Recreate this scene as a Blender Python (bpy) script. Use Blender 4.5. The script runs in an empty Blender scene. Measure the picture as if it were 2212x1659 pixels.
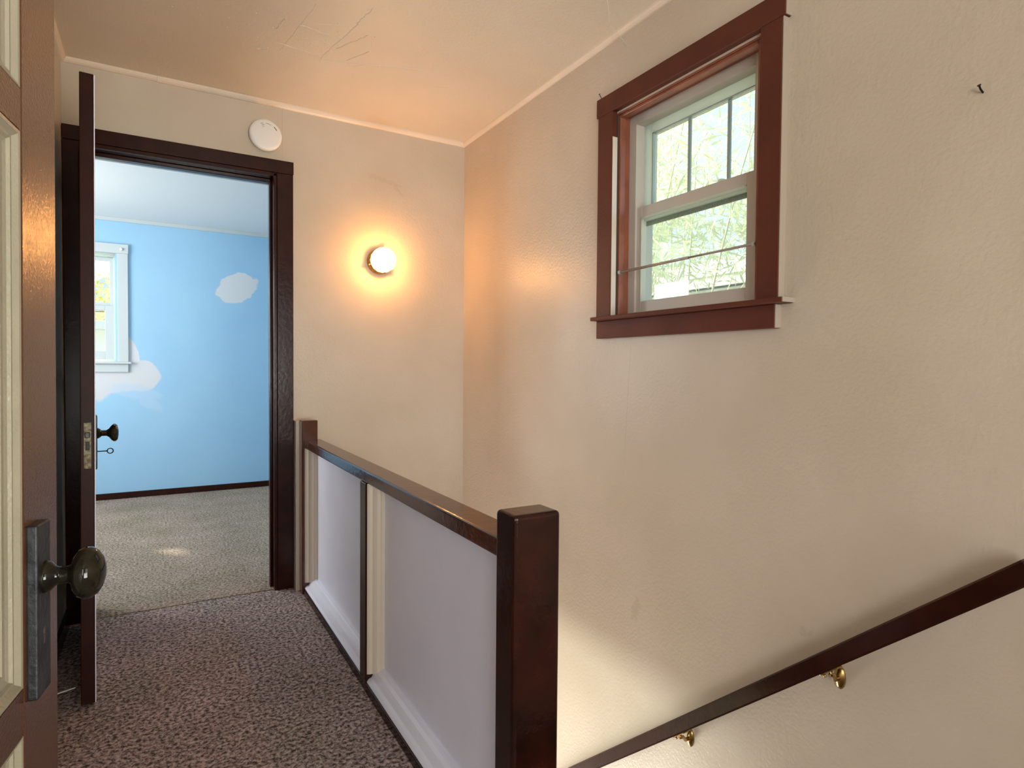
import bpy, bmesh, math, random
from mathutils import Vector, Matrix
random.seed(7)
S = bpy.context.scene
COL = S.collection

# ------------------------------------------------------------------ camera
YAW, PITCH, ROLL = map(math.radians, (30.3974, -1.4956, 0.4605))
F = Vector((math.sin(YAW)*math.cos(PITCH), math.cos(YAW)*math.cos(PITCH), math.sin(PITCH)))
R = Vector((math.cos(YAW), -math.sin(YAW), 0)); U = R.cross(F)
R2 = R*math.cos(ROLL) + U*math.sin(ROLL); U2 = R2.cross(F)
cd = bpy.data.cameras.new('camera'); cam = bpy.data.objects.new('camera', cd); COL.objects.link(cam)
M = Matrix((R2, U2, -F)).transposed().to_4x4(); M.translation = (0, 0, 1.1221)
cam.matrix_world = M
cd.sensor_fit = 'HORIZONTAL'; cd.sensor_width = 36; cd.lens = 36*1304.8162/2212
cd.clip_start = 0.02; cd.clip_end = 500
S.camera = cam

# ------------------------------------------------------------------ exposure, world, sun, daylight
vs = S.view_settings
S.display_settings.display_device = 'sRGB'
vs.view_transform = 'Standard'; vs.look = 'None'; vs.gamma = 1; vs.use_curve_mapping = False
vs.exposure = 0.08
SUN_AZ = Vector((-.61, .79)).normalized(); SUN_EL = math.radians(35)
W = bpy.data.worlds.new('world'); S.world = W; W.use_nodes = True
wn = W.node_tree.nodes; wl = W.node_tree.links; wn.clear()
sky = wn.new('ShaderNodeTexSky'); sky.sky_type = 'NISHITA'; sky.sun_disc = False
sky.sun_elevation = SUN_EL; sky.sun_rotation = math.atan2(SUN_AZ.x, SUN_AZ.y)
sky.dust_density = 5.0; sky.air_density = 1.0
bg = wn.new('ShaderNodeBackground'); bg.inputs['Strength'].default_value = 0.55
wo = wn.new('ShaderNodeOutputWorld')
wl.new(sky.outputs[0], bg.inputs[0]); wl.new(bg.outputs[0], wo.inputs[0])

def light(name, kind, energy, col, loc, d, size=None, size_y=None, angle=None):
    l = bpy.data.lights.new(name, kind); l.energy = energy; l.color = col
    if kind == 'AREA':
        l.shape = 'RECTANGLE'; l.size = size; l.size_y = size_y or size
    if angle is not None: l.angle = angle
    o = bpy.data.objects.new(name, l); COL.objects.link(o); o.location = loc
    o.rotation_euler = Vector(d).to_track_quat('-Z', 'Y').to_euler()
    return o
sd = Vector((SUN_AZ.x*math.cos(SUN_EL), SUN_AZ.y*math.cos(SUN_EL), math.sin(SUN_EL)))
light('sun', 'SUN', 7.0, (1, .93, .82), (0, 0, 8), -sd, angle=math.radians(1.5))
# daylight from windows of the rooms round the stair hall, plus two added fills
light('daylight_south_window', 'AREA', 84, (.95, .97, 1), (-.95, -2.3, 1.5), (.32, 1, 0), 1.5, 1.3)
light('daylight_south_window_2', 'AREA', 14, (.93, .95, 1), (.95, -2.3, 1.5), (0, 1, 0), .9, 1.2)
lo = light('fill_light_behind_camera', 'AREA', 13, (.97, 1, .93), (.45, -1.7, .75), (-.13, 1, .27), 1.1, .8)  # added fill aimed at the upper left of the back wall
lo.data.spread = math.radians(75)
light('daylight_bedroom_window', 'AREA', 62, (.98, .98, .96), (-1.72, 4.7, 1.5), (1, 0, 0), 1.3, 1.2)
light('stair_foot_fill_uplight', 'AREA', 74, (1, .99, .95), (1.1, 3.10, -1.75), (0, -1, 1.5), .6, 1.2)  # added uplight for the ceiling over the stairs; no door is built here
light('daylight_downstairs_window', 'AREA', 72, (.96, 1, .93), (-1.85, 2.35, -1.0), (1, 0, .12), 1.5, .5)

# ------------------------------------------------------------------ helpers
def mat(name, col, rough=.5, metal=0, bump=0, bscale=200, col2=None, cscale=3, detail=4, spec=None, coat=0,
        bdist=.002, trans=0, ctype='NOISE', contrast=(.35, .65)):
    m = bpy.data.materials.new(name); m.use_nodes = True
    n = m.node_tree.nodes; l = m.node_tree.links
    p = n['Principled BSDF']
    p.inputs['Base Color'].default_value = (*col, 1); p.inputs['Roughness'].default_value = rough
    p.inputs['Metallic'].default_value = metal
    if spec is not None: p.inputs['Specular IOR Level'].default_value = spec
    if coat: p.inputs['Coat Weight'].default_value = coat; p.inputs['Coat Roughness'].default_value = .12
    if trans: p.inputs['Transmission Weight'].default_value = trans
    tc = n.new('ShaderNodeTexCoord')
    if col2:
        t = n.new('ShaderNodeTexNoise'); t.inputs['Scale'].default_value = cscale; t.inputs['Detail'].default_value = detail
        l.new(tc.outputs['Object'], t.inputs['Vector'])
        r = n.new('ShaderNodeValToRGB'); r.color_ramp.elements[0].position = contrast[0]; r.color_ramp.elements[1].position = contrast[1]
        r.color_ramp.elements[0].color = (*col, 1); r.color_ramp.elements[1].color = (*col2, 1)
        l.new(t.outputs[0], r.inputs[0]); l.new(r.outputs[0], p.inputs['Base Color'])
    if bump:
        t = n.new('ShaderNodeTexNoise'); t.inputs['Scale'].default_value = bscale; t.inputs['Detail'].default_value = 3
        l.new(tc.outputs['Object'], t.inputs['Vector'])
        b = n.new('ShaderNodeBump'); b.inputs['Strength'].default_value = bump; b.inputs['Distance'].default_value = bdist
        l.new(t.outputs[0], b.inputs['Height']); l.new(b.outputs[0], p.inputs['Normal'])
        if coat: l.new(b.outputs[0], p.inputs['Coat Normal'])
    return m

def math_node(m, op, a, b=None, c=None):
    n = m.node_tree.nodes.new('ShaderNodeMath'); n.operation = op
    for i, v in enumerate((a, b, c)):
        if v is None: continue
        if isinstance(v, (int, float)): n.inputs[i].default_value = v
        else: m.node_tree.links.new(v, n.inputs[i])
    return n.outputs[0]

def overlay(m, col, ellipses, ax=('X', 'Z'), wob=.35, wscale=9, soft=.06, amount=1.0, rough=None):
    """paint worn or patched spots (ellipses: c1,c2,r1,r2,angle) of colour col over the base colour"""
    n = m.node_tree.nodes; l = m.node_tree.links; p = n['Principled BSDF']
    tc = n.new('ShaderNodeTexCoord'); sx = n.new('ShaderNodeSeparateXYZ'); l.new(tc.outputs['Object'], sx.inputs[0])
    nz = n.new('ShaderNodeTexNoise'); nz.inputs['Scale'].default_value = wscale; nz.inputs['Detail'].default_value = 5
    l.new(tc.outputs['Object'], nz.inputs['Vector'])
    w = math_node(m, 'MULTIPLY', math_node(m, 'SUBTRACT', nz.outputs[0], .5), wob*2)
    best = None
    for c1, c2, r1, r2, a in ellipses:
        u = math_node(m, 'SUBTRACT', sx.outputs[ax[0]], c1); v = math_node(m, 'SUBTRACT', sx.outputs[ax[1]], c2)
        ca, sa = math.cos(math.radians(a)), math.sin(math.radians(a))
        uu = math_node(m, 'DIVIDE', math_node(m, 'ADD', math_node(m, 'MULTIPLY', u, ca), math_node(m, 'MULTIPLY', v, sa)), r1)
        vv = math_node(m, 'DIVIDE', math_node(m, 'SUBTRACT', math_node(m, 'MULTIPLY', v, ca), math_node(m, 'MULTIPLY', u, sa)), r2)
        d = math_node(m, 'ADD', math_node(m, 'SQRT', math_node(m, 'ADD', math_node(m, 'MULTIPLY', uu, uu), math_node(m, 'MULTIPLY', vv, vv))), w)
        best = d if best is None else math_node(m, 'MINIMUM', best, d)
    mr = n.new('ShaderNodeMapRange'); mr.interpolation_type = 'SMOOTHSTEP'
    mr.inputs['From Min'].default_value = 1-soft; mr.inputs['From Max'].default_value = 1+soft
    mr.inputs['To Min'].default_value = amount; mr.inputs['To Max'].default_value = 0
    l.new(best, mr.inputs['Value'])
    mx = n.new('ShaderNodeMix'); mx.data_type = 'RGBA'; l.new(mr.outputs[0], mx.inputs['Factor'])
    src = p.inputs['Base Color']
    if src.is_linked: l.new(src.links[0].from_socket, mx.inputs['A'])
    else: mx.inputs['A'].default_value = src.default_value
    mx.inputs['B'].default_value = (*col, 1); l.new(mx.outputs['Result'], src)

def wpos(o):
    v = Vector((0, 0, 0))
    while o: v += o.location; o = o.parent
    return v
def mk(name, bm, m, parent=None, loc=None, smooth=False, kind=None, label=None):
    """link bm (world coordinates) as one object"""
    base = wpos(parent) if parent else Vector(loc or (0, 0, 0))
    bmesh.ops.translate(bm, vec=-base, verts=bm.verts)
    bmesh.ops.recalc_face_normals(bm, faces=bm.faces)
    me = bpy.data.meshes.new(name); bm.to_mesh(me); bm.free(); me.materials.append(m)
    if smooth:
        for p in me.polygons: p.use_smooth = True
    o = bpy.data.objects.new(name, me); COL.objects.link(o)
    if parent: o.parent = parent
    else: o.location = base
    if kind: o['kind'] = kind
    if label: o['label'] = label
    return o
def empty(name, loc, label, cat, kind=None, group=None):
    o = bpy.data.objects.new(name, None); COL.objects.link(o); o.location = loc; o.empty_display_size = .1
    return tag(o, label, cat, kind, group)
def tag(o, label, cat, kind=None, group=None):
    o['label'] = label; o['category'] = cat
    if kind: o['kind'] = kind
    if group: o['group'] = group
    return o
def addbox(bm, x0, x1, y0, y1, z0, z1, bev=0, MX=None, seg=2):
    b = bmesh.new(); bmesh.ops.create_cube(b, size=1)
    for v in b.verts:
        v.co = Vector(((x0+x1)/2+v.co.x*(x1-x0), (y0+y1)/2+v.co.y*(y1-y0), (z0+z1)/2+v.co.z*(z1-z0)))
    if bev: bmesh.ops.bevel(b, geom=b.edges[:], offset=bev, segments=seg, affect='EDGES', profile=.5)
    if MX is not None: bmesh.ops.transform(b, matrix=MX, verts=b.verts)
    me = bpy.data.meshes.new('t'); b.to_mesh(me); b.free(); bm.from_mesh(me); bpy.data.meshes.remove(me)
def box(name, m, parent, *bx, bev=.0015, MX=None, kind=None, label=None, seg=2):
    bm = bmesh.new()
    for b in bx: addbox(bm, *b, bev=bev, MX=MX, seg=seg)
    return mk(name, bm, m, parent, kind=kind, label=label)
def frame_from(axis, loc):
    q = Vector(axis).normalized().to_track_quat('Z', 'Y').to_matrix().to_4x4(); q.translation = loc; return q
def addlathe(bm, prof, axis, loc, n=32, sx=1, sy=1, rib=0, ribs=24):
    MX = frame_from(axis, loc); rings = []
    for r, h in prof:
        ring = []
        for i in range(n):
            a = 2*math.pi*i/n; rr = r*(1+rib*math.cos(ribs*a))
            ring.append(bm.verts.new(MX @ Vector((rr*math.cos(a)*sx, rr*math.sin(a)*sy, h))))
        rings.append(ring)
    for a, b in zip(rings, rings[1:]):
        for i in range(n): bm.faces.new((a[i], a[(i+1) % n], b[(i+1) % n], b[i]))
    bm.faces.new(rings[0][::-1]); bm.faces.new(rings[-1])
def lathe(name, m, parent, prof, axis, loc, smooth=True, label=None, **k):
    bm = bmesh.new(); addlathe(bm, prof, axis, loc, **k); return mk(name, bm, m, parent, smooth=smooth, label=label)
def addtube(bm, pts, r, n=8, r2=None):
    pts = [Vector(p) for p in pts]; rings = []
    for i, p in enumerate(pts):
        d = (pts[min(i+1, len(pts)-1)]-pts[max(i-1, 0)]).normalized()
        q = d.to_track_quat('Z', 'Y'); rr = r if r2 is None else r+(r2-r)*i/(len(pts)-1)
        rings.append([bm.verts.new(p+q @ Vector((rr*math.cos(2*math.pi*k/n), rr*math.sin(2*math.pi*k/n), 0))) for k in range(n)])
    for a, b in zip(rings, rings[1:]):
        for i in range(n): bm.faces.new((a[i], a[(i+1) % n], b[(i+1) % n], b[i]))
    bm.faces.new(rings[0][::-1]); bm.faces.new(rings[-1])
def tube(name, m, parent, pts, r, n=8, smooth=True, **k):
    bm = bmesh.new(); addtube(bm, pts, r, n, k.pop('r2', None)); return mk(name, bm, m, parent, smooth=smooth, **k)
def addprism(bm, prof, p0, ax, u, v, length):
    """extrude the 2-D profile (list of (a,b) along u,v) from p0 by length along ax"""
    p0, ax, u, v = map(Vector, (p0, ax, u, v)); A = [bm.verts.new(p0+u*a+v*b) for a, b in prof]
    B = [bm.verts.new(x.co+ax*length) for x in A]; n = len(A)
    for i in range(n): bm.faces.new((A[i], A[(i+1) % n], B[(i+1) % n], B[i]))
    bm.faces.new(A[::-1]); bm.faces.new(B)
def prism(name, m, parent, *a, **k):
    bm = bmesh.new(); addprism(bm, *a); return mk(name, bm, m, parent, **k)

# ------------------------------------------------------------------ materials
WALL = (.60, .515, .415); WALL2 = (.545, .465, .36)
m_wall = mat('painted plaster wall', WALL, .36, bump=.5, bscale=110, col2=WALL2, cscale=2.5, detail=6, bdist=.0022)
m_wall_r = mat('painted plaster stair wall', WALL, .34, bump=.55, bscale=100, col2=WALL2, cscale=2.2, detail=6, bdist=.0024)
m_ceil = mat('painted plaster ceiling', (.68, .58, .45), .5, bump=.55, bscale=90, col2=(.62, .53, .41), cscale=1.6, bdist=.003)
m_cove = mat('cream ceiling trim paint', (.74, .62, .49), .4, bump=.5, bscale=150)
m_brown = mat('dark brown gloss trim paint', (.030, .0065, .0035), .2, bump=.25, bscale=60, col2=(.019, .004, .0025), cscale=12, spec=.25)
m_casing = mat('red brown window trim paint', (.108, .027, .014), .5, bump=.4, bscale=120, col2=(.088, .022, .012), cscale=8, spec=.25)
m_rust = mat('rust brown window stop paint', (.30, .10, .05), .32, bump=.4, bscale=90, col2=(.22, .07, .04), cscale=10)
m_stop_beige = mat('rust brown stop paint with beige patches', (.30, .10, .05), .32, bump=.4, bscale=90, col2=(.22, .07, .04), cscale=10)
overlay(m_stop_beige, (.62, .54, .44), [(1.835, 1.74, .1, .14, 0), (1.835, 1.38, .1, .012, 0)], ax=('Y', 'Z'), wob=.25, wscale=18, soft=.12)  # beige patches midway up and near the foot of the stop
m_rail = mat('worn glossy brown rail paint', (.095, .028, .009), .13, bump=.3, bscale=45, col2=(.050, .014, .007), cscale=9, spec=.5)
m_dedge = mat('dull dark red brown door paint', (.034, .008, .0045), .45, bump=.3, bscale=60, col2=(.024, .006, .004), cscale=12, spec=.15)
m_newel = mat('very dark glossy newel paint', (.026, .006, .003), .14, bump=.3, bscale=45, col2=(.010, .003, .002), cscale=9, spec=.3)
m_door = mat('brown door paint', (.085, .027, .007), .25, bump=1.0, bscale=300, col2=(.075, .026, .008), cscale=7, bdist=.0005, spec=.4, coat=.35)
m_doorpanel = mat('beige door panel paint', (.33, .29, .21), .4, bump=.6, bscale=220, col2=(.30, .265, .19), cscale=14, bdist=.0012)
m_white = mat('white painted panel', (.84, .85, .96), .36, bump=.4, bscale=150, col2=(.80, .80, .91), cscale=3)
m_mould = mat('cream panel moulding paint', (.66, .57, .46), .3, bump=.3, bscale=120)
m_vinyl = mat('beige vinyl window frame', (.62, .57, .50), .4)
m_vinylw = mat('white vinyl window sash', (.90, .93, .89), .3)
def translucent(m, f, col):
    n = m.node_tree.nodes; l = m.node_tree.links; t = n.new('ShaderNodeBsdfTranslucent'); t.inputs[0].default_value = (*col, 1)
    x = n.new('ShaderNodeMixShader'); x.inputs[0].default_value = f
    l.new(n['Principled BSDF'].outputs[0], x.inputs[1]); l.new(t.outputs[0], x.inputs[2]); l.new(x.outputs[0], n['Material Output'].inputs[0])
translucent(m_vinylw, .7, (.93, 1, .92)); translucent(m_vinyl, .15, (.9, .85, .75))
m_grille = mat('grey green glazing bar', (.33, .42, .40), .4)
m_blackmetal = mat('blackened metal', (.012, .011, .010), .28, .6, bump=.3, bscale=100)
m_plate = mat('worn dark door plate', (.040, .042, .046), .5, .5, bump=.5, bscale=160, col2=(.014, .014, .014), cscale=40)
m_knob = mat('glossy brown black knob', (.022, .018, .008), .07, 0, spec=.28, col2=(.006, .005, .004), cscale=25)
m_brass = mat('aged brass', (.55, .36, .12), .28, 1, bump=.2, bscale=120, col2=(.30, .19, .07), cscale=60)
m_lock = mat('paint worn lock face', (.27, .27, .17), .5, .5, bump=.8, bscale=200, col2=(.12, .07, .04), cscale=90)
m_plastic = mat('white alarm plastic', (.82, .80, .76), .45)
m_slot = mat('dark slot', (.06, .05, .045), .7)
m_trimw = mat('pale grey window trim paint', (.54, .58, .58), .45, bump=.2)
m_bceil = mat('bedroom ceiling paint', (.74, .77, .76), .6, bump=.3, bscale=90)
m_blue = mat('sky blue wall paint', (.33, .56, .74), .45, bump=.35, bscale=130, col2=(.31, .535, .73), cscale=2)
m_bfar = mat('sky blue wall paint with filler patches', (.33, .56, .74), .45, bump=.35, bscale=130, col2=(.31, .535, .73), cscale=2)
overlay(m_bfar, (.66, .67, .68), [(.63, 1.83, .175, .125, 22)], wob=.3, wscale=14, soft=.05)
overlay(m_bfar, (.62, .62, .64), [(-.36, .99, .30, .10, 4), (-.12, 1.03, .13, .13, 0), (-.20, 1.20, .065, .15, 12), (-.6, 1.0, .3, .2, 0)],
        wob=.3, wscale=9, soft=.07)
overlay(m_bfar, (.45, .60, .75), [(-.06, .80, .10, .05, -40), (-.16, .90, .18, .06, -10)], wob=.6, wscale=12, soft=.2, amount=.5)
overlay(m_wall, (.36, .29, .22), [(.541, 2.30, .0012, .16, 0)], wob=.15, wscale=20, soft=.3, amount=.5)
overlay(m_wall, (.40, .33, .26), [(1.07, 2.13, .11, .012, -12), (1.14, 2.09, .05, .008, -45)], wob=1.3, wscale=45, soft=.3, amount=.22)
overlay(m_wall_r, (.40, .33, .26), [(1.02, .395, .011, .013, 0), (1.00, .40, .006, .010, 30), (1.70, .22, .02, .05, 20), (1.76, 1.0, .0016, .30, 4)],
        ax=('Y', 'Z'), wob=.8, wscale=50, soft=.3, amount=.35)

def carpet(name, a, b, c):
    m = bpy.data.materials.new(name); m.use_nodes = True; n = m.node_tree.nodes; l = m.node_tree.links
    p = n['Principled BSDF']; p.inputs['Roughness'].default_value = .95; p.inputs['Specular IOR Level'].default_value = .1
    tc = n.new('ShaderNodeTexCoord')
    n1 = n.new('ShaderNodeTexNoise'); n1.inputs['Scale'].default_value = 80; n1.inputs['Detail'].default_value = 3; n1.inputs['Roughness'].default_value = .7
    n1.inputs['Distortion'].default_value = .3
    n2 = n.new('ShaderNodeTexNoise'); n2.inputs['Scale'].default_value = 3.5; n2.inputs['Detail'].default_value = 4
    for q in (n1, n2): l.new(tc.outputs['Object'], q.inputs['Vector'])
    r = n.new('ShaderNodeValToRGB'); e = r.color_ramp.elements; e[0].position = .38; e[0].color = (*a, 1); e[1].position = .62; e[1].color = (*c, 1)
    x = e.new(.5); x.color = (*b, 1)
    l.new(n1.outputs[0], r.inputs[0])
    mx = n.new('ShaderNodeMix'); mx.data_type = 'RGBA'; mx.blend_type = 'MULTIPLY'; mx.inputs['Factor'].default_value = 1
    r2 = n.new('ShaderNodeValToRGB'); r2.color_ramp.elements[0].position = .3; r2.color_ramp.elements[0].color = (.75, .76, .72, 1)
    r2.color_ramp.elements[1].position = .7; r2.color_ramp.elements[1].color = (1, .97, 1, 1)
    l.new(n2.outputs[0], r2.inputs[0]); l.new(r.outputs[0], mx.inputs['A']); l.new(r2.outputs[0], mx.inputs['B'])
    l.new(mx.outputs['Result'], p.inputs['Base Color'])
    b_ = n.new('ShaderNodeBump'); b_.inputs['Strength'].default_value = 1; b_.inputs['Distance'].default_value = .012
    l.new(n1.outputs[0], b_.inputs['Height']); l.new(b_.outputs[0], p.inputs['Normal'])
    return m
m_carpet = carpet('taupe cut pile carpet', (.085, .062, .055), (.38, .30, .28), (.70, .57, .54))
m_carpet2 = carpet('pale taupe bedroom carpet', (.18, .135, .095), (.41, .32, .245), (.60, .48, .38))

def glassmat(name, tint=(1, 1, 1), refl=.06, haze=0):
    m = bpy.data.materials.new(name); m.use_nodes = True; n = m.node_tree.nodes; l = m.node_tree.links; n.clear()
    t = n.new('ShaderNodeBsdfTransparent'); t.inputs[0].default_value = (*tint, 1)
    g = n.new('ShaderNodeBsdfGlossy'); g.inputs['Roughness'].default_value = .02
    x = n.new('ShaderNodeMixShader'); x.inputs[0].default_value = refl; o = n.new('ShaderNodeOutputMaterial')
    l.new(t.outputs[0], x.inputs[1]); l.new(g.outputs[0], x.inputs[2]); last = x
    if haze:
        d = n.new('ShaderNodeBsdfTranslucent'); d.inputs[0].default_value = (.9, .95, .92, 1)
        y = n.new('ShaderNodeMixShader'); y.inputs[0].default_value = haze
        l.new(x.outputs[0], y.inputs[1]); l.new(d.outputs[0], y.inputs[2]); last = y
    l.new(last.outputs[0], o.inputs[0]); return m
m_glass = glassmat('clear window glass', (.97, 1, .98))
m_glass_low = glassmat('dusty screened window glass', (.93, .97, .94), .06, .10)
m_jar = None

# ------------------------------------------------------------------ room shell
D, XR, ZC = 3.1955, 1.5434, 2.42
XL, D2, Z2 = -.345, 6.0243, 2.345
ZB = -2.51
def wall(name, m, label, *bx):
    o = box(name, m, None, *bx, bev=0, kind='structure'); return tag(o, label, 'wall', 'structure')
DL, DR, DH = -.275, .500, 2.075          # doorway opening
wall('wall_back', m_wall, 'tan plaster wall at the end of the hall around the bedroom doorway, lamp mounted on it',
     (-.5, DL, D, 3.33, ZB, 2.6), (DR, 1.75, D, 3.33, ZB, 2.6), (DL, DR, D, 3.33, DH, 2.6), (DL, DR, D, 3.33, ZB, -.02))
WY0, WY1, WZ0, WZ1 = 1.19, 1.845, 1.312, 2.112
wall('wall_right', m_wall_r, 'long tan plaster wall on the right with the brown-trimmed window, falling into the stairwell',
     (XR, 1.72, -2.5, WY0, ZB, 2.6), (XR, 1.72, WY1, 3.33, ZB, 2.6), (XR, 1.72, WY0, WY1, ZB, WZ0), (XR, 1.72, WY0, WY1, WZ1, 2.6))
wall('wall_left', m_wall, 'narrow strip of tan hall wall between the two doors on the left',
     (XL-.12, XL, .19, 3.1955, -.25, 2.6))
wall('wall_front_left', m_wall, 'tan partition beside the near door hinge, behind the camera', (-1.9, -.33, .07, .185, -.25, 2.6))
wall('wall_south', m_wall, 'tan wall behind the camera', (-1.9, 1.72, -2.55, -2.42, -.25, 2.6))
wall('wall_south_left', m_wall, 'tan wall to the left behind the camera', (-1.95, -1.85, -2.5, .19, -.25, 2.6))
ceil = o = box('ceiling', m_ceil, None, (-1.95, 1.72, -2.55, 3.33, ZC, 2.6), bev=0); tag(o, 'cream textured plaster ceiling over the stair hall', 'ceiling', 'structure')
# bedroom shell
o = box('wall_far', m_bfar, None, (-.30, 1.75, D2, D2+.14, -.2, 2.6), (-1.05, -.30, D2, D2+.14, -.2, 1.147), (-1.05, -.30, D2, D2+.14, 2.06, 2.6),
        (-1.30, -1.05, D2, D2+.14, -.2, 2.6), (-2.0, -1.53, D2, D2+.14, -.2, 2.6), (-1.53, -1.30, D2, D2+.14, -.2, 1.60), (-1.53, -1.30, D2, D2+.14, 1.86, 2.6), bev=0)  # hidden slot left of the window, added to let a sun patch onto the carpet
tag(o, 'sky blue bedroom wall with white filler patches, seen through the doorway', 'wall', 'structure')
wall('wall_far_left', m_blue, 'blue bedroom wall to the left, out of sight', (-2.0, -1.85, 3.33, D2, -.2, 2.6))
wall('wall_far_right', m_blue, 'blue bedroom wall to the right, out of sight', (1.60, 1.75, 3.345, D2, -.2, 2.6))
wall('wall_near', m_blue, 'blue bedroom side of the doorway wall', (-1.85, DL-.001, 3.331, 3.343, 0, Z2), (DR+.001, 1.6, 3.331, 3.343, 0, Z2), (DL, DR, 3.331, 3.343, DH, Z2))
o = box('ceiling', m_bceil, None, (-1.9, 1.7, 3.335, D2+.1, Z2, 2.6), bev=0); tag(o, 'pale blue-white bedroom ceiling seen through the doorway', 'ceiling', 'structure')
o = box('trim_5', m_trimw, None, (-1.85, 1.6, D2-.014, D2+.001, Z2-.030, Z2+.001), bev=.004)
tag(o, 'pale flat strip where the blue bedroom wall meets its ceiling', 'trim', 'structure')
o = box('baseboard_far', m_brown, None, (-1.85, 1.6, D2-.016, D2+.001, 0, .052), bev=.003)
tag(o, 'low dark brown baseboard along the blue bedroom wall', 'baseboard', 'structure')
o = box('baseboard_left', m_brown, None, (XL-.001, XL+.014, .19, 3.17, 0, .075), bev=.003)
tag(o, 'dark brown baseboard on the narrow left hall wall', 'baseboard', 'structure')

# floors: gently uneven carpet sheets
def carpet_sheet(name, m, x0, x1, y0, y1, th, label):
    bm = bmesh.new(); nx, ny = 24, 48
    vs_ = [[bm.verts.new((x0+(x1-x0)*i/nx, y0+(y1-y0)*j/ny, random.uniform(-.0012, .0012))) for j in range(ny+1)] for i in range(nx+1)]
    for i in range(nx):
        for j in range(ny): bm.faces.new((vs_[i][j], vs_[i+1][j], vs_[i+1][j+1], vs_[i][j+1]))
    ext = bmesh.ops.extrude_face_region(bm, geom=bm.faces[:])
    for e in ext['geom']:
        if isinstance(e, bmesh.types.BMVert): e.co.z = -th
    o = mk(name, bm, m, None, kind='structure'); return tag(o, label, 'floor', 'structure')
carpet_sheet('floor', m_carpet, -.345, .612, .19, 3.197, .02, 'taupe speckled hall carpet running beside the stair rail to the doorway')
carpet_sheet('floor', m_carpet2, -1.85, 1.6, 3.211, D2, .02, 'paler taupe bedroom carpet beyond the doorway seam')
carpet_sheet('floor', m_carpet, .60, 1.54, -2.4, .395, .02, 'taupe landing carpet at the top of the stairs, beside the camera')
carpet_sheet('floor', m_carpet, -1.85, .60, -2.4, .19, .02, 'taupe carpet under the camera')
o = box('floor_slab', m_white, None, (-1.9, .66, -2.5, D, -.25, -.021), (.66, XR, -2.5, .39, -.25, -.021), (-1.95, 1.75, 3.33, D2+.14, -.2, -.021), bev=0)
tag(o, 'floor structure under the upstairs carpets', 'floor', 'structure')
o = box('floor_lower', m_carpet, None, (-2, XR, -.5, D, ZB-.1, ZB), bev=0); tag(o, 'carpeted floor at the foot of the stairs', 'floor', 'structure')
wall('wall_stair_left', m_wall, 'tan wall closing the left side of the lower stairwell', (.60, .70, -.5, 1.55, ZB, -.25))
wall('wall_stair_end', m_wall, 'tan wall under the upper landing', (.70, XR, -.6, -.5, ZB, -.25))

# stairs
st = empty('staircase', (1.12, 1.7, ZB), 'carpeted staircase descending between the railing and the right wall', 'staircase')
for k in range(1, 13):
    y = .39+.225*(k-1); z = -.193*k
    box('tread', m_carpet, st, (.714, XR-.002, y-.02, y+.225, z-.03, z), bev=.008)
    box('riser', m_carpet, st, (.714, XR-.002, y-.012, y, z-.001, z+.163), bev=0)

# ------------------------------------------------------------------ ceiling coves
qr = [(0, 0), (.020, 0), (.019, -.007), (.014, -.014), (.007, -.019), (0, -.020)]
o = prism('trim_1', m_cove, None, qr, (XL, D, ZC), (1, 0, 0), (0, -1, 0), (0, 0, 1), .35); tag(o, 'cream quarter-round at ceiling above the doorway, left length', 'trim', 'structure')
o = prism('trim_2', m_cove, None, [(a*1.05, b*1.1) for a, b in qr], (.006, D, ZC), (1, 0, 0), (0, -1, 0), (0, 0, 1), XR-.006); tag(o, 'cream quarter-round at ceiling over the wall lamp', 'trim', 'structure')
o = prism('trim_3', m_cove, None, qr, (XR, -2.4, ZC), (0, 1, 0), (-1, 0, 0), (0, 0, 1), D+2.4-.001); tag(o, 'cream quarter-round at ceiling along the right window wall', 'trim', 'structure')
o = prism('trim_4', m_cove, None, qr, (XL, .19, ZC), (0, 1, 0), (1, 0, 0), (0, 0, 1), D-.19); tag(o, 'cream quarter-round at ceiling over the left hall wall', 'trim', 'structure')

# ------------------------------------------------------------------ doorway frame (trim)
fr = empty('trim_6', (.11, D, 0), 'dark brown door casing and jambs around the bedroom doorway', 'door frame', 'structure')
CY = D-.020
box('side_casing', m_brown, fr, (.512, .589, CY, D+.001, 0, 2.075), bev=.003)
box('side_casing', m_brown, fr, (XL+.002, DL-.008, CY, D+.001, 0, 2.075), bev=.003)
box('head_casing', m_brown, fr, (XL+.002, .591, CY-.002, D+.001, 2.0755, 2.138), bev=.003)
box('jamb', m_brown, fr, (DR-.002, DR+.012, CY+.004, 3.345, 0, DH-.004), bev=.0015)
box('jamb', m_brown, fr, (DL-.012, DL+.002, CY+.004, 3.345, 0, DH-.004), bev=.0015)
box('head_jamb', m_brown, fr, (DL-.011, DR+.011, CY+.004, 3.30, 2.058, DH), bev=.0015)
box('door_stop', m_brown, fr, (DR-.014, DR-.002, D+.045, D+.085, 0, 2.058), bev=.003)
box('door_stop', m_brown, fr, (DL+.002, DL+.014, D+.045, D+.085, 0, 2.058), bev=.003)
box('head_stop', m_brown, fr, (DL+.002, DR-.002, D+.045, D+.085, 2.040, 2.058), bev=.003)
box('bedroom_casing', m_trimw, fr, (DR+.002, DR+.07, 3.343, 3.36, 0, DH+.002), bev=.003)
box('bedroom_casing', m_trimw, fr, (DL-.07, DL-.002, 3.343, 3.36, 0, DH+.002), bev=.003)
box('bedroom_head', m_trimw, fr, (DL-.07, DR+.07, 3.300, 3.36, DH-.018, DH+.06), bev=.002, label='pale grey-blue bedroom side of the door head')
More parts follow.
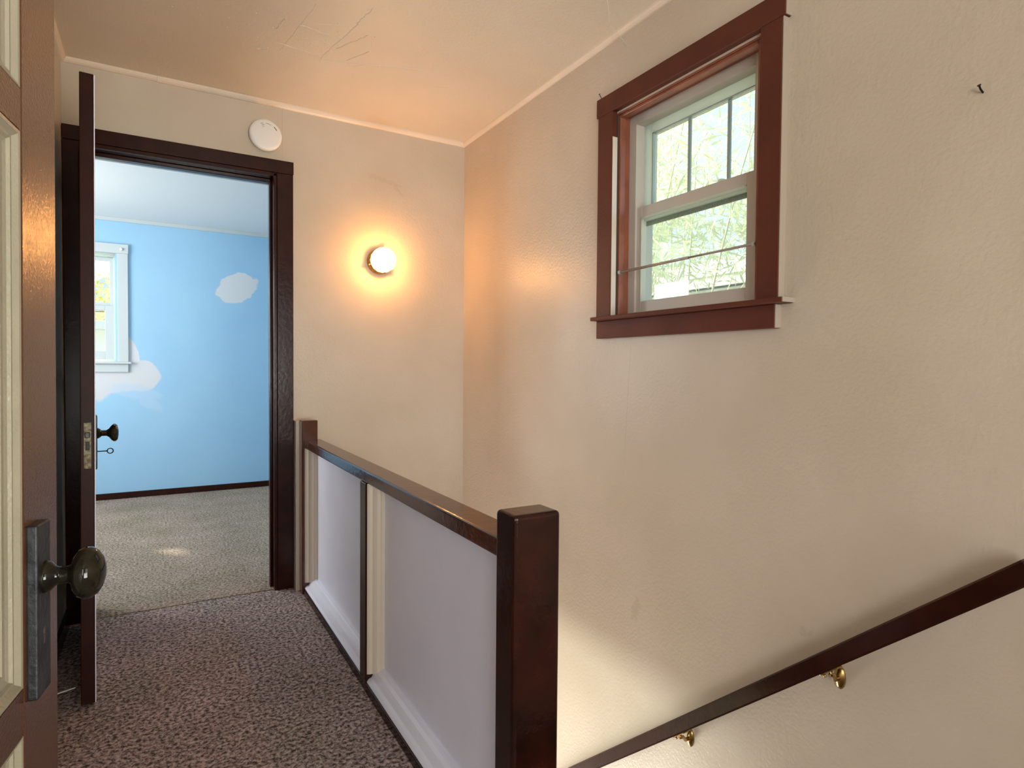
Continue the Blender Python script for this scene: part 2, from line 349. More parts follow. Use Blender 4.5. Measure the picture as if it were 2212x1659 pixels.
for z in (1.86, 1.05, .2):
    bm = bmesh.new(); addbox(bm, DL-.006, DL+.022, D-.034, D-.021, z-.045, z+.045, bev=.003)
    addtube(bm, [(DL+.012, D-.036, z-.05), (DL+.012, D-.036, z+.05)], .006, 10); mk('hinge', bm, m_blackmetal, fr)

# ------------------------------------------------------------------ door slab builder (local: s from latch edge, n = face normal)
class Slab:
    # kb, kn: how far out of plumb the old slab hangs, along its width and across it
    def __init__(self, E, back, n, kb=0, kn=0, zp=1):
        self.b, self.n = Vector(back).normalized(), Vector(n).normalized()
        Z = Vector((0, 0, 1)); self.Z = (Z+self.b*kb+self.n*kn).normalized()
        self.E = Vector(E)+Vector((0, 0, zp))-self.Z*zp
        self.b = (self.b-self.Z*self.b.dot(self.Z)).normalized(); self.n = self.Z.cross(self.b)*(1 if self.Z.cross(self.b).dot(self.n) > 0 else -1)
    def MX(self):
        m = Matrix((self.b, self.n, self.Z)).transposed().to_4x4(); m.translation = self.E; return m
    def box(self, name, m, par, *bx, **k): return box(name, m, par, *bx, MX=self.MX(), **k)
    def pt(self, s, d, z): return self.E+self.b*s+self.n*d+self.Z*z
# far door (bedroom door standing open into the hall, edge-on)
b2 = Vector((-.060, .785, 0)); n2 = Vector((.785, .060, 0))
s2 = Slab((-.176, 2.378, 0), b2, n2, 0, .006, 1.05); TH = .040
d2 = empty('door_2', (-.19, 2.75, 0), 'dark brown bedroom door standing open into the hall, seen along its edge', 'door', 'structure')
s2.box('latch_stile', m_dedge, d2, (0, .11, -TH, -.0015, .012, 2.055), bev=.0025)
s2.box('hinge_stile', m_dedge, d2, (.665, .775, -TH, -.0015, .012, 2.055), bev=.0025)
zs = [.012, .18, .56, .93, 1.31, 1.69, 2.055]
for i, z in enumerate(zs[:-1]):
    h = .17 if i == 0 else .075
    s2.box('rail', m_dedge, d2, (.109, .666, -TH+.0002, -.0017, z, z+h), bev=.001)
    s2.box('panel', m_dedge, d2, (.100, .675, -TH+.012, -.013, z+h-.005, (zs[i+1] if i < 5 else 1.985)+.005), bev=0)
s2.box('top_rail', m_dedge, d2, (.109, .666, -TH+.0002, -.0017, 1.98, 2.055), bev=.001)
s2.box('painted_face', m_white, d2, (.001, .108, -.0016, .0012, .014, 2.053), (.667, .773, -.0016, .0012, .014, 2.053),
       (.108, .667, -.0016, .0012, 1.98, 2.053), (.108, .667, -.0016, .0012, .014, .18), bev=0, label='thin pale bedroom-side paint along the door edge')
pl = s2.box('lock_plate', m_lock, d2, (-.0018, .003, -.031, -.010, .785, .935), bev=.0012, label='paint-worn greenish lock face let into the door edge')
s2.box('latch_bolt', m_blackmetal, pl, (-.006, .001, -.028, -.014, .886, .904), bev=.002)
s2.box('dead_bolt', m_plate, pl, (-.0035, .001, -.026, -.015, .845, .873), bev=.001)
s2.box('escutcheon', m_blackmetal, d2, (.035, .095, 0, .006, .775, .955), bev=.004)
lathe('knob', m_knob, d2, [(.016, .0), (.018, .004), (.014, .010), (.010, .014), (.010, .028), (.014, .034), (.024, .041), (.030, .048), (.030, .053), (.024, .059), (.012, .062), (.001, .0625)],
      n2, s2.pt(.065, .004, .893), n=12, smooth=False, label='black faceted knob against the blue wall')
kp = s2.pt(.065, .004, .832); kn = s2.n; kz = Vector((0, 0, 1))
bm = bmesh.new(); addtube(bm, [kp, kp+kn*.030], .0018, 8)
ring = [kp+kn*(.038+.0085*math.cos(a))+(s2.b*.25+kz).normalized()*.0085*math.sin(a) for a in [2*math.pi*i/20 for i in range(21)]]
addtube(bm, ring, .0018, 6); o = mk('key', bm, m_blackmetal, None, loc=tuple(kp), smooth=True)
tag(o, 'small old key with a round bow sticking out of the far door lock', 'key')

# near door (panel door in the left foreground)
a1 = math.radians(9.0)
n1 = Vector((math.cos(a1), -math.sin(a1), 0)); b1 = Vector((-math.sin(a1), -math.cos(a1), 0))
s1 = Slab((-.107, .915, 0), b1, n1, -.020, 0, 1.0)
d1 = empty('door_1', (-.2, .55, 0), 'brown panel door with beige inset panels in the left foreground, standing open', 'door', 'structure')
s1.box('latch_stile', m_door, d1, (0, .106, -.036, 0, .012, 2.03), bev=.002, seg=3)
s1.box('hinge_stile', m_door, d1, (.672, .76, -.036, 0, .012, 2.03), bev=.002)
rails = [(.012, .20), (.727, .776), (1.366, 1.410), (1.90, 2.03)]
for z0, z1 in rails: s1.box('rail', m_door, d1, (.1055, .6725, -.0355, -.0004, z0, z1), bev=.001)
def moulding_ring(par, s0, s1_, z0, z1):
    # stepped ogee profile: (inset from frame, depth below face)
    prof = [(0, -.0008), (.003, -.0015), (.008, -.006), (.011, -.006), (.013, -.009), (.018, -.0105), (.024, -.0105), (.027, -.014), (.036, -.016), (.040, -.0165), (.046, -.0185), (.052, -.0188)]
    bm = bmesh.new(); rings = []
    for i, d in prof:
        rings.append([bm.verts.new(s1.pt(s, d, z)) for s, z in ((s0+i, z0+i), (s1_-i, z0+i), (s1_-i, z1-i), (s0+i, z1-i))])
    for a, b in zip(rings, rings[1:]):
        for k in range(4): bm.faces.new((a[k], a[(k+1) % 4], b[(k+1) % 4], b[k]))
    back = [bm.verts.new(s1.pt(s, -.022, z)) for s, z in ((s0, z0), (s1_, z0), (s1_, z1), (s0, z1))]
    for k in range(4): bm.faces.new((rings[0][k], back[k], back[(k+1) % 4], rings[0][(k+1) % 4]))
    bm.faces.new(back)
    bm.faces.new(rings[-1][::-1])
    return mk('panel', bm, m_doorpanel, par)
for (za, zb) in zip(rails, rails[1:]): moulding_ring(d1, .1065, .6715, za[1]+.001, zb[0]-.001)
pe = s1.box('escutcheon', m_plate, d1, (.058, .098, -.001, .0100, .757, .946), bev=.0022, seg=3, label='tall worn dark metal door plate')
s1.box('keyhole', m_slot, pe, (.0765, .0805, .0090, .0103, .812, .824), bev=.0005)
lathe('keyhole', m_slot, pe, [(.0001, 0), (.0042, .0002), (.0042, .0006), (.0001, .0007)], n1, s1.pt(.0785, .0097, .826), n=12)
kprof = [(.0001, 0), (.015, .0), (.017, .004), (.015, .010), (.0105, .014), (.009, .017), (.009, .026), (.0105, .029), (.019, .032), (.025, .036), (.0275, .042), (.0270, .048), (.023, .054), (.016, .0585), (.008, .061), (.0001, .0615)]
knb = lathe('knob', m_knob, d1, kprof, n1, s1.pt(.077, .006, .885), n=40, sx=.90, sy=1.06, label='glossy dark oval knob on a short neck')

o = tube('white_rod', m_plastic, None, [(-.318, 2.46, .028), (-.30, 2.462, .030), (-.245, 2.468, .036)], .0022, 8, loc=(-.318, 2.46, .028))  # plain white rod making a thin pale streak near the floor
tag(o, 'thin white rod low in the dark gap behind the open door', 'door stop')

# ------------------------------------------------------------------ stair railing (half wall)
rl = empty('stair_railing', (.66, 2.0, 0), 'half-height stair railing with white inset panels and brown rails', 'railing')
box('newel_post', m_newel, rl, (.597, .708, 1.005, 1.081, -.20, .833), bev=.009, seg=4, label='tall near brown newel with rounded top')
box('newel_post', m_rail, rl, (.605, .680, 3.050, 3.118, 0, .858), bev=.005, seg=3, label='short brown post at the wall end')
box('end_block', m_wall, rl, (.5905, .640, 3.119, D, 0, .850), bev=.002, label='tan painted block between post and door casing')
box('top_rail', m_rail, rl, (.616, .694, 1.080, 3.052, .722, .765), bev=.006, seg=3, label='brown flat handrail with worn shiny edges')
box('middle_stile', m_brown, rl, (.612, .690, 2.030, 2.096, .03, .723), bev=.003)
box('bottom_strip', m_brown, rl, (.612, .700, 1.080, 3.052, -.02, .030), bev=.003)
box('skirt', m_brown, rl, (.7005, .712, 1.081, D, -.25, .03), bev=.002)
PX = .672
for y0, y1 in ((1.082, 2.029), (2.097, 3.050)):
    box('panel', m_white, rl, (PX, PX+.012, y0, y1, .031, .721), bev=0)
    pr = [(0, 0), (0, .052), (-.010, .052), (-.014, .046), (-.024, .040), (-.030, .030), (-.036, .016), (-.046, .012), (-.052, .003), (-.052, 0)]
    prism('bottom_moulding', m_white, rl, [(a*1.05, b*.9) for a, b in pr], (PX, y0, .031), (0, 1, 0), (1, 0, 0), (0, 0, 1), y1-y0, label='glossy white sloping moulding along the panel foot')
    prism('side_moulding', m_mould, rl, [(a*1.05, b*.5) for a, b in pr], (PX, y1, .060), (0, 0, 1), (1, 0, 0), (0, -1, 0), .661, label='cream moulding at the far side of the panel')
    prism('side_moulding', m_mould, rl, [(a*1.05, b*.5) for a, b in pr], (PX, y0, .060), (0, 0, 1), (1, 0, 0), (0, 1, 0), .661)

# ------------------------------------------------------------------ stair handrail with brackets
hr = empty('handrail', (1.5, 1.0, 0), 'dark brown sloping handrail on brass brackets down the right wall', 'handrail')
SL = .862; dy = Vector((0, 1, -SL)).normalized(); up = Vector((0, SL, 1)).normalized()
yt, zt = .506, .756
prof = [(.004, 0), (.042, 0), (.046, -.004), (.046, -.040), (.042, -.0445), (.004, -.0445), (0, -.040), (0, -.004)]
bm = bmesh.new(); addprism(bm, prof, (1.458, yt, zt), dy, (1, 0, 0), up, 3.35)
ends = [e for e in bm.edges if abs((e.verts[0].co-e.verts[1].co).normalized().dot(dy)) < .5]
bmesh.ops.bevel(bm, geom=ends, offset=.004, segments=3, affect='EDGES')
mk('rail', bm, m_brown, hr)
def bracket(y, zr, zw):
    br = lathe('bracket', m_brass, hr, [(.0001, 0), (.024, 0), (.0245, .003), (.019, .007), (.013, .010), (.010, .0115), (.0001, .012)], (-1, 0, 0), (XR, y+.012, zw), n=24, sy=1.25, sx=.62)
    bm = bmesh.new()
    pts = [(XR-.008, y+.012, zw), (XR-.028, y+.010, zw+.002), (XR-.046, y+.004, zw+.020), (1.480, y, zr-.012), (1.480, y, zr-.003)]
    addtube(bm, pts, .0062, 10, .005); mk('arm', bm, m_brass, br, smooth=True)
    bm = bmesh.new(); addbox(bm, -.010, .010, -.030, .030, -.0018, .0018, bev=.001)
    q = Matrix((Vector((1, 0, 0)), dy, up)).transposed().to_4x4(); q.translation = (1.480, y, zr-.002)
    bmesh.ops.transform(bm, matrix=q, verts=bm.verts); mk('saddle', bm, m_brass, br)
    for s in (-1, 1):
        lathe('screw', m_brass, br, [(.0001, 0), (.0035, 0), (.003, .0018), (.0001, .0022)], (-1, 0, 0), (XR-.005, y+.012, zw+s*.022), n=10)
    lathe('screw', m_brass, br, [(.0001, 0), (.0035, 0), (.004, .006), (.0001, .0075)], -up, Vector((1.480, y+.018, zr-.004-.018*SL)), n=10)
def railz(y): return zt-.0445*math.sqrt(1+SL*SL)-SL*(y-yt)
for y, zw in ((.900, .317), (1.408, -.118)): bracket(y, railz(y), zw)
bracket(2.5, railz(2.5), railz(2.5)-.065)

# ------------------------------------------------------------------ right window
w1 = empty('window_1', (1.55, 1.51, 1.327), 'double-hung window with red-brown trim high on the right stair wall', 'window', 'structure')
CX = 1.518
box('head_casing', m_casing, w1, (CX-.001, XR+.001, 1.096, 1.936, 2.118, 2.190), bev=.002)
box('side_casing', m_casing, w1, (CX, XR+.001, 1.840, 1.926, 1.3275, 2.1175), bev=.002)
box('side_casing', m_casing, w1, (CX, XR+.001, 1.104, 1.176, 1.3275, 2.1175), bev=.002)
box('edge_paint', mat('dull tan edge paint', (.40, .33, .255), .6), w1, (CX+.002, XR+.001, 1.1005, 1.1039, 1.328, 2.117), (CX+.002, XR+.001, 1.0925, 1.0959, 2.119, 2.189),
    (CX+.002, XR+.001, 1.1095, 1.1129, 1.244, 1.311), (1.492, XR+.001, 1.0665, 1.0709, 1.313, 1.3268), bev=.0008, label='wall-coloured paint on the right edge of the brown trim')
box('sill', m_casing, w1, (1.490, 1.612, 1.071, 1.9295, 1.312, 1.327), bev=.003)
box('apron', m_casing, w1, (CX, XR+.001, 1.113, 1.924, 1.243, 1.3115), bev=.002)
box('jamb', m_rust, w1, (XR+.002, 1.612, 1.8405, 1.846, 1.327, 2.112), bev=.001)
box('jamb', m_rust, w1, (XR+.002, 1.612, 1.189, 1.1945, 1.327, 2.112), bev=.001)
box('head_jamb', m_rust, w1, (XR+.002, 1.612, 1.1945, 1.8405, 2.1065, 2.112), bev=.001)
box('casing_edge', m_mould, w1, (CX+.003, XR+.0005, 1.8386, 1.8399, 1.329, 2.02), bev=0, label='thin cream strip on the inner edge of the left trim')  # cream strip along the inner casing edge, stopping below the head
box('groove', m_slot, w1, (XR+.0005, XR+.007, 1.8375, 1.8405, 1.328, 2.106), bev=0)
box('stop', m_stop_beige, w1, (XR+.0075, 1.578, 1.828, 1.8405, 1.327, 2.1065), bev=.003)
box('stop', m_rust, w1, (XR+.006, 1.578, 1.1945, 1.207, 1.327, 2.1065), bev=.003)
box('head_stop', m_rust, w1, (XR+.006, 1.578, 1.207, 1.828, 2.094, 2.1065), bev=.003)
# vinyl unit
vf0, vf1 = 1.230, 1.8405
box('vinyl_frame', m_vinyl, w1, (1.608, 1.70, 1.802, vf1, 1.327, 2.1065), (1.608, 1.70, 1.1945, 1.262, 1.327, 2.1065),
    (1.608, 1.70, 1.262, 1.802, 2.070, 2.1065), (1.608, 1.70, 1.262, 1.802, 1.327, 1.345), bev=.001)
us = box('upper_sash', m_vinylw, w1, (1.650, 1.676, 1.757, 1.802, 1.70, 2.070), (1.650, 1.676, 1.262, 1.272, 1.70, 2.070),
         (1.650, 1.676, 1.272, 1.757, 2.032, 2.070), (1.650, 1.676, 1.272, 1.757, 1.70, 1.737), bev=.002)
box('glass', m_glass, us, (1.6615, 1.6645, 1.272, 1.757, 1.737, 2.032), bev=0)
for y in (1.579, 1.403):
    box('glazing_bar', m_grille, us, (1.6595, 1.6665, y-.006, y+.006, 1.737, 2.032), bev=0)
box('glazing_bead', m_grille, us, (1.6485, 1.6595, 1.7525, 1.7572, 1.737, 2.032), (1.6485, 1.6595, 1.272, 1.757, 2.0275, 2.0322), bev=0, label='thin grey gasket round the upper glass')
ls = box('lower_sash', m_vinyl, w1, (1.617, 1.645, 1.775, 1.802, 1.345, 1.750), (1.617, 1.645, 1.262, 1.293, 1.345, 1.750),
         (1.617, 1.645, 1.293, 1.775, 1.709, 1.750), (1.617, 1.645, 1.293, 1.775, 1.345, 1.386), bev=.002)
box('glass', m_glass_low, ls, (1.634, 1.637, 1.293, 1.775, 1.386, 1.709), bev=0)
box('glazing_bead', m_vinylw, ls, (1.614, 1.6335, 1.7675, 1.776, 1.384, 1.700), (1.614, 1.6335, 1.300, 1.7752, 1.700, 1.7095), (1.620, 1.6335, 1.300, 1.7752, 1.692, 1.6995), bev=.0008, label='white bead round the lower glass')
box('screen_edge', mat('dusty grey seal', (.20,.21,.19), .8, bump=1, bscale=400, col2=(.42,.44,.40), cscale=300), ls, (1.6378, 1.6405, 1.293, 1.775, 1.676, 1.694), bev=0, label='dusty dark strip behind the top of the lower glass')
lathe('sash_lock', m_vinylw, ls, [(.0001, 0), (.012, 0), (.012, .004), (.008, .008), (.0001, .009)], (0, 0, 1), (1.630, 1.40, 1.7495), n=16, sx=1.6)

# curtain rod in the window
rod = empty('curtain_rod', (1.55, 1.53, 1.50), 'thin tension rod stretched across the lower sash of the stair window', 'curtain rod')
rp = [(1.5505, 1.8275, 1.4975), (1.5505, 1.50, 1.5005), (1.5505, 1.2075, 1.5025)]
m_rod = mat('clear beige plastic rod', (.36, .31, .27), .15, 0, coat=.8)
tube('rod', m_rod, rod, rp[:2]+[(1.5505, 1.47, 1.5005)], .0052, 12); tube('rod', m_rod, rod, [(1.5505, 1.48, 1.5005), rp[2]], .0042, 12)
lathe('end_cap', m_vinylw, rod, [(.0001, 0), (.008, 0), (.008, .003), (.005, .010), (.0001, .010)], (0, -1, 0), rp[0], n=16)
lathe('end_cap', m_vinylw, rod, [(.0001, 0), (.008, 0), (.008, .003), (.005, .010), (.0001, .010)], (0, 1, 0), rp[2], n=16)
# nails
def nail(pts, label, r=.0016):
    bm = bmesh.new(); addtube(bm, pts, r, 8); a, b = Vector(pts[-2]), Vector(pts[-1])
    addlathe(bm, [(.0001, 0), (.004, 0), (.0038, .0012), (.0001, .0016)], b-a, b, n=10)
    o = mk('nail', bm, m_blackmetal, None, loc=pts[0], smooth=False); tag(o, label, 'nail')
nail([(XR-.004, 1.925, 2.189), (XR-.012, 1.928, 2.205), (XR-.018, 1.930, 2.216)], 'small dark nail standing up from the top left corner of the window trim')
nail([(XR+.004, .628, 1.725), (XR-.012, .628, 1.731), (XR-.018, .628, 1.737)], 'lone bent nail in the bare wall right of the window', .002)

# ------------------------------------------------------------------ bedroom window
w2 = empty('window_2', (-.67, D2, 1.147), 'pale trimmed double-hung window in the blue bedroom wall', 'window', 'structure')
Y = D2
box('side_casing', m_trimw, w2, (-.285, -.210, Y-.022, Y+.001, 1.150, 2.049), bev=.002)
box('side_casing', m_trimw, w2, (-1.13, -1.055, Y-.022, Y+.001, 1.150, 2.049), bev=.002)
box('head_casing', m_trimw, w2, (-1.135, -.206, Y-.024, Y+.001, 2.0495, 2.126), bev=.002)
box('sill', m_trimw, w2, (-1.15, -.190, Y-.045, Y+.05, 1.132, 1.1495), bev=.003)
box('apron', m_trimw, w2, (-1.13, -.212, Y-.020, Y+.001, 1.064, 1.1315), bev=.002)
box('vinyl_frame', m_vinylw, w2, (-.315, -.285, Y+.01, Y+.10, 1.150, 2.055), (-1.055, -1.02, Y+.01, Y+.10, 1.150, 2.055), (-1.02, -.315, Y+.01, Y+.10, 2.018, 2.055), (-1.02, -.315, Y+.01, Y+.10, 1.150, 1.170), bev=.003)
u2 = box('upper_sash', m_trimw, w2, (-.342, -.315, Y+.055, Y+.085, 1.60, 2.018), (-1.02, -.99, Y+.055, Y+.085, 1.60, 2.018), (-.99, -.342, Y+.055, Y+.085, 1.99, 2.018), (-.99, -.342, Y+.055, Y+.085, 1.60, 1.645), bev=.002)
box('glass', m_glass, u2, (-.99, -.342, Y+.068, Y+.071, 1.645, 1.99), bev=0)
l2 = box('lower_sash', m_trimw, w2, (-.374, -.3155, Y+.022, Y+.052, 1.172, 1.615), (-1.02, -.96, Y+.022, Y+.052, 1.172, 1.615), (-.96, -.374, Y+.022, Y+.052, 1.575, 1.615), (-.96, -.374, Y+.022, Y+.052, 1.172, 1.236), bev=.002)
box('glass', m_glass_low, l2, (-.96, -.374, Y+.036, Y+.039, 1.236, 1.575), bev=0)
box('glazing_bead', m_slot, l2, (-.96, -.378, Y+.0205, Y+.030, 1.561, 1.566), bev=0, label='dark line under the meeting rail')
lathe('curtain_bracket', m_plastic, w2, [(.0001, 0), (.011, 0), (.012, .006), (.008, .014), (.0001, .016)], (0, -1, 0), (-.254, Y-.024, 2.083), n=16)

# ------------------------------------------------------------------ smoke alarm
sa = empty('smoke_alarm', (.46, D, 2.246), 'round white smoke alarm on the wall above the doorway corner', 'smoke alarm')
SA = (.46, D+.0005, 2.246)
lathe('base', m_plastic, sa, [(.0001, 0), (.070, 0), (.071, .004), (.070, .010), (.066, .012), (.0001, .012)], (0, -1, 0), SA, n=48)
lathe('cover', m_plastic, sa, [(.068, .012), (.074, .014), (.0755, .020), (.0745, .030), (.071, .036), (.060, .0385), (.030, .040), (.0001, .0402)], (0, -1, 0), SA, n=56)
def arcmark(r, a0, a1, w, zoff=0):
    bm = bmesh.new(); A = []
    for i in range(9):
        a = math.radians(a0+(a1-a0)*i/8)
        for rr in (r-w, r+w): A.append(bm.verts.new((SA[0]+rr*math.cos(a), SA[1]-.0405+zoff, SA[2]+rr*math.sin(a))))
    for i in range(8): bm.faces.new((A[2*i], A[2*i+1], A[2*i+3], A[2*i+2]))
    bmesh.ops.solidify(bm, geom=bm.faces[:], thickness=.0006); mk('vent_slot', bm, m_slot, sa)
arcmark(.055, 28, 50, .0016, .0015); arcmark(.052, 62, 92, .0007, .0012); arcmark(.052, 104, 118, .0008, .001); arcmark(.044, 100, 116, .0008); arcmark(.036, 106, 116, .0007)

# ------------------------------------------------------------------ wall lamp
lp = empty('wall_lamp', (1.036, D, 1.690), 'small brass wall lamp with glowing ribbed glass on the back wall', 'lamp')
LP = Vector((1.036, D+.0005, 1.690)); AX = (0, -1, 0)
lathe('base', m_brass, lp, [(.0001, 0), (.066, 0), (.068, .004), (.066, .012), (.060, .018), (.062, .024), (.060, .034), (.052, .038), (.0001, .038)], AX, LP, n=48)
for a in (200, 320, 80):
    aa = math.radians(a); c = LP+Vector((math.cos(aa)*.060, -.029, math.sin(aa)*.060))
    lathe('thumb_screw', m_brass, lp, [(.0001, 0), (.004, 0), (.004, .006), (.006, .008), (.006, .011), (.0001, .012)], (math.cos(aa), 0, math.sin(aa)), c, n=10)
mj = bpy.data.materials.new('ribbed amber-lit glass'); mj.use_nodes = True; n = mj.node_tree.nodes; l = mj.node_tree.links; n.clear()
t = n.new('ShaderNodeBsdfTransparent'); t.inputs[0].default_value = (1, .95, .85, 1)
tl = n.new('ShaderNodeBsdfTranslucent'); tl.inputs[0].default_value = (1, .88, .62, 1)
gl = n.new('ShaderNodeBsdfGlossy'); gl.inputs['Roughness'].default_value = .05
x = n.new('ShaderNodeMixShader'); x.inputs[0].default_value = .2; y = n.new('ShaderNodeMixShader'); y.inputs[0].default_value = .08; o_ = n.new('ShaderNodeOutputMaterial')
l.new(t.outputs[0], x.inputs[1]); l.new(tl.outputs[0], x.inputs[2]); l.new(x.outputs[0], y.inputs[1]); l.new(gl.outputs[0], y.inputs[2]); l.new(y.outputs[0], o_.inputs[0])
bm = bmesh.new(); addlathe(bm, [(.046, .036), (.055, .038), (.062, .046), (.0645, .060), (.0645, .088), (.061, .102), (.050, .112), (.030, .117), (.0001, .118)], AX, LP, n=96, rib=.022, ribs=16)
mk('glass_shade', bm, mj, lp, smooth=True)
me_ = bpy.data.materials.new('lit filament bulb'); me_.use_nodes = True; n = me_.node_tree.nodes; n.clear()
e = n.new('ShaderNodeEmission'); e.inputs[0].default_value = (1, .455, .14, 1); e.inputs[1].default_value = 350
o_ = n.new('ShaderNodeOutputMaterial'); me_.node_tree.links.new(e.outputs[0], o_.inputs[0])
lathe('bulb', me_, lp, [(.0001, .034), (.013, .036), (.014, .048), (.022, .060), (.028, .074), (.028, .084), (.022, .095), (.010, .102), (.0001, .104)], AX, LP, n=24)

# ------------------------------------------------------------------ plaster scars on the ceiling and cobwebs
bm = bmesh.new(); rr = random.Random(3)
def scar(p, q, w=.004, k=8):
    pts = []
    for i in range(k+1):
        t = i/k; pts.append(Vector((p[0]+(q[0]-p[0])*t+rr.uniform(-.004, .004), p[1]+(q[1]-p[1])*t+rr.uniform(-.004, .004), ZC+.0002)))
    addtube(bm, pts, w*.5, 5)
for p, q in [((.44, 2.66), (.50, 2.25)), ((.60, 2.64), (.66, 2.30)), ((.46, 2.52), (.60, 2.50)), ((.47, 2.42), (.60, 2.44)), ((.52, 2.38), (.59, 2.36)), ((.42, 2.60), (.60, 2.62)),
             ((.64, 2.52), (.72, 2.36)), ((.70, 2.60), (.76, 2.48)), ((.73, 2.64), (.80, 2.57)), ((.40, 2.50), (.42, 2.40)), ((.35, 2.70), (.40, 2.66)), ((.60, 2.66), (1.0, 2.50)), ((1.12, 2.62), (1.18, 2.60)), ((.20, 2.45), (.24, 2.42)), ((1.22, 1.95), (1.25, 1.90)), ((.66, 2.30), (.68, 2.18))]:
    scar(p, q, rr.choice((.003, .004, .0055)))
for i in range(60):
    x = rr.gauss(.35, .22); y = rr.gauss(2.45, .12)
    bmesh.ops.create_icosphere(bm, subdivisions=1, radius=rr.uniform(.001, .0035), matrix=Matrix.Translation((x, min(y, 3.0), ZC)))
mk('plaster_ridges', bm, m_ceil, ceil, kind='stuff')
m_web = mat('dusty cobweb', (.7, .66, .58), .9)
def web(name_label, pts, r=.0007):
    o = tube('cobweb', m_web, None, pts, r, 5, loc=pts[0]); tag(o, name_label, 'cobweb')
web('single cobweb strand from the ceiling to the trim above the stair window', [(1.30, 1.62, 2.42), (1.42, 1.74, 2.372), (1.52, 1.80, 2.38), (XR, 1.78, 2.34)])
web('faint cobweb strand in the top right corner of the window frame', [(1.60, 1.33, 2.10), (1.61, 1.28, 2.075), (1.60, 1.24, 2.06)], .0005)

# ------------------------------------------------------------------ outdoors
o = box('overhang', m_trimw, None, (-1.9, 1.5, D2+.142, D2+1.35, 2.32, 2.36), bev=0); tag(o, 'added unseen slab keeping sun out of the bedroom window', 'eave', 'structure')  # out of view, added to block sun from the bedroom floor
m_lawn = mat('dry grass ground', (.20, .22, .10), .95, col2=(.30, .26, .15), cscale=2)
o = box('ground', m_lawn, None, (-90, 90, -60, 200, -2.95, -2.75), bev=0); tag(o, 'ground outside the house', 'ground', 'structure')
m_eave = mat('cream painted eave', (.72, .62, .42), .6)
o = box('overhang', m_eave, None, (2.13, 2.17, -3, 8, 2.297, 2.42), (1.72, 2.2, -3, 8, 2.42, 2.46), bev=0); tag(o, 'cream roof eave just outside above the stair window', 'eave', 'structure')
def leafmat(name, a, b):
    m = mat(name, a, .55, col2=b, cscale=1.8, detail=3); p = m.node_tree.nodes['Principled BSDF']
    n = m.node_tree.nodes; l = m.node_tree.links; t = n.new('ShaderNodeBsdfTranslucent'); t.inputs[0].default_value = (*b, 1)
    x = n.new('ShaderNodeMixShader'); x.inputs[0].default_value = .45; out = n['Material Output']
    l.new(p.outputs[0], x.inputs[1]); l.new(t.outputs[0], x.inputs[2]); l.new(x.outputs[0], out.inputs[0]); return m
m_bam = leafmat('bamboo leaf', (.46, .56, .32), (.66, .72, .48))
m_cane = mat('straw coloured cane', (.74, .66, .42), .5, col2=(.60, .62, .36), cscale=2)
bb = empty('bamboo_clump', (4.0, 4.0, -2.75), 'tall pale green bamboo leaning outside the stair window', 'bamboo')
rb = random.Random(11); leaves = bmesh.new()
def leaf(bm, p, d, L, w):
    d = d.normalized(); s = d.cross(Vector((rb.uniform(-1, 1), rb.uniform(-1, 1), rb.uniform(-.3, 1)))).normalized()*w
    v = [bm.verts.new(c) for c in (p, p+d*L*.4+s, p+d*L, p+d*L*.4-s)]; bm.faces.new(v)
for k in range(46):
    x0 = rb.uniform(3.3, 5.0); y0 = rb.uniform(2.2, 6.6); lean = Vector((rb.uniform(-.3, .3), rb.uniform(-1.3, .6), 0)); H = rb.uniform(5.2, 7.6)
    pts = [Vector((x0, y0, -2.75))+lean*(t*t)*1.5+Vector((0, 0, H*t*(1-.12*t))) for t in [i/8 for i in range(9)]]
    tube('cane', m_cane, bb, pts, .013, 6, r2=.005)
    for j in range(620):
        t = rb.uniform(.55, 1)*8; i = min(7, int(t)); p = pts[i].lerp(pts[i+1], t-i)
        p = p+Vector((rb.gauss(0, .28), rb.gauss(0, .28), rb.gauss(0, .2)))
        if p.z < 1.12+p.x*.205+rb.gauss(0, .12): continue
        leaf(leaves, p, Vector((rb.uniform(-.8, .8), rb.uniform(-.8, .8), rb.uniform(-1, .25))), rb.uniform(.09, .17), rb.uniform(.006, .010))
mk('foliage', leaves, m_bam, bb, kind='stuff')
m_pale = mat('pale stucco', (.86, .88, .84), .8, bump=.3, bscale=30)
m_roof = mat('pale roof sheet', (.74, .75, .72), .7)
nh = empty('neighbour_house', (9, 7, -2.75), 'pale neighbouring house low behind the bamboo', 'house')
box('wall', m_pale, nh, (7.0, 11, 4.8, 13, -2.75, 2.30), bev=0); box('fascia', m_pale, nh, (6.75, 6.82, 4.5, 13.3, 2.30, 2.46), bev=.01)
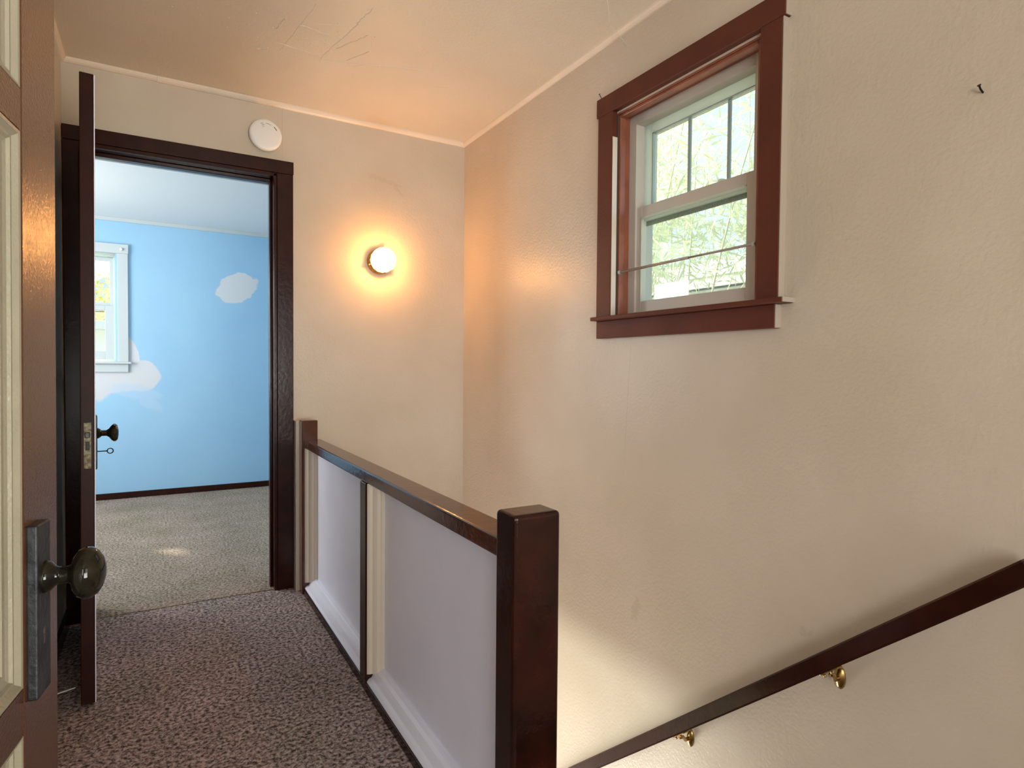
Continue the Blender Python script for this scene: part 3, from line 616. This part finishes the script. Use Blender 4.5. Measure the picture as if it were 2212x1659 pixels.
bm = bmesh.new(); addprism(bm, [(6.7, 2.44), (9, 3.1), (11.3, 2.44), (11.3, 2.5), (9, 3.2), (6.7, 2.5)], (0, 4.4, 0), (0, 1, 0), (1, 0, 0), (0, 0, 1), 9); mk('roof', bm, m_roof, nh)
nh2 = empty('neighbour_house', (-2, 12, -2.75), 'low white building outside the bedroom window', 'house')
box('wall', m_pale, nh2, (-7, 2, 10.5, 14, -2.75, 1.62), bev=0); box('roof', m_roof, nh2, (-7.3, 2.3, 10.2, 14.3, 1.62, 1.74), bev=.01)
m_yel = leafmat('yellow green leaf', (.50, .52, .16), (.68, .62, .22))
tr = empty('tree', (-1.6, 19, -2.75), 'yellow-green tree beyond the bedroom window', 'tree')
tube('trunk', mat('grey bark', (.16, .12, .09), .9, bump=1, bscale=20), tr, [(-1.6, 19, -2.75), (-1.55, 19, -.5), (-1.65, 19.1, 1.2)], .22, 10, r2=.12)
lv = bmesh.new()
for i in range(9000):
    a = rb.uniform(0, 2*math.pi); u = rb.uniform(-1, 1); q = (rb.random()**.4)
    c = Vector((-1.6+q*3.0*math.cos(a)*math.sqrt(1-u*u), 19+q*2.0*math.sin(a)*math.sqrt(1-u*u), 1.75+q*1.7*u+rb.gauss(0, .08)))
    leaf(lv, c, Vector((rb.uniform(-1, 1), rb.uniform(-1, 1), rb.uniform(-1, .5))), rb.uniform(.10, .18), rb.uniform(.03, .05))
mk('crown', lv, m_yel, tr, kind='stuff')
m_hill = mat('hazy wooded hill', (.22, .32, .34), .95, col2=(.30, .40, .38), cscale=.08)
bm = bmesh.new(); N = 40; top = []
for i in range(N+1):
    x = -120+240*i/N; top.append((x, 15+5*math.sin(i*.45)+3*math.sin(i*1.3+1)))
for i in range(N):
    (xa, za), (xb, zb) = top[i], top[i+1]
    v = [bm.verts.new(c) for c in ((xa, 120, -3), (xb, 120, -3), (xb, 150, zb), (xa, 150, za))]; bm.faces.new(v)
    v = [bm.verts.new(c) for c in ((xa, 150, za), (xb, 150, zb), (xb, 190, -3), (xa, 190, -3))]; bm.faces.new(v)
bmesh.ops.remove_doubles(bm, verts=bm.verts, dist=.001)
o = mk('hill', bm, m_hill, None, kind='structure'); tag(o, 'hazy blue-green hill on the horizon', 'hill', 'structure')
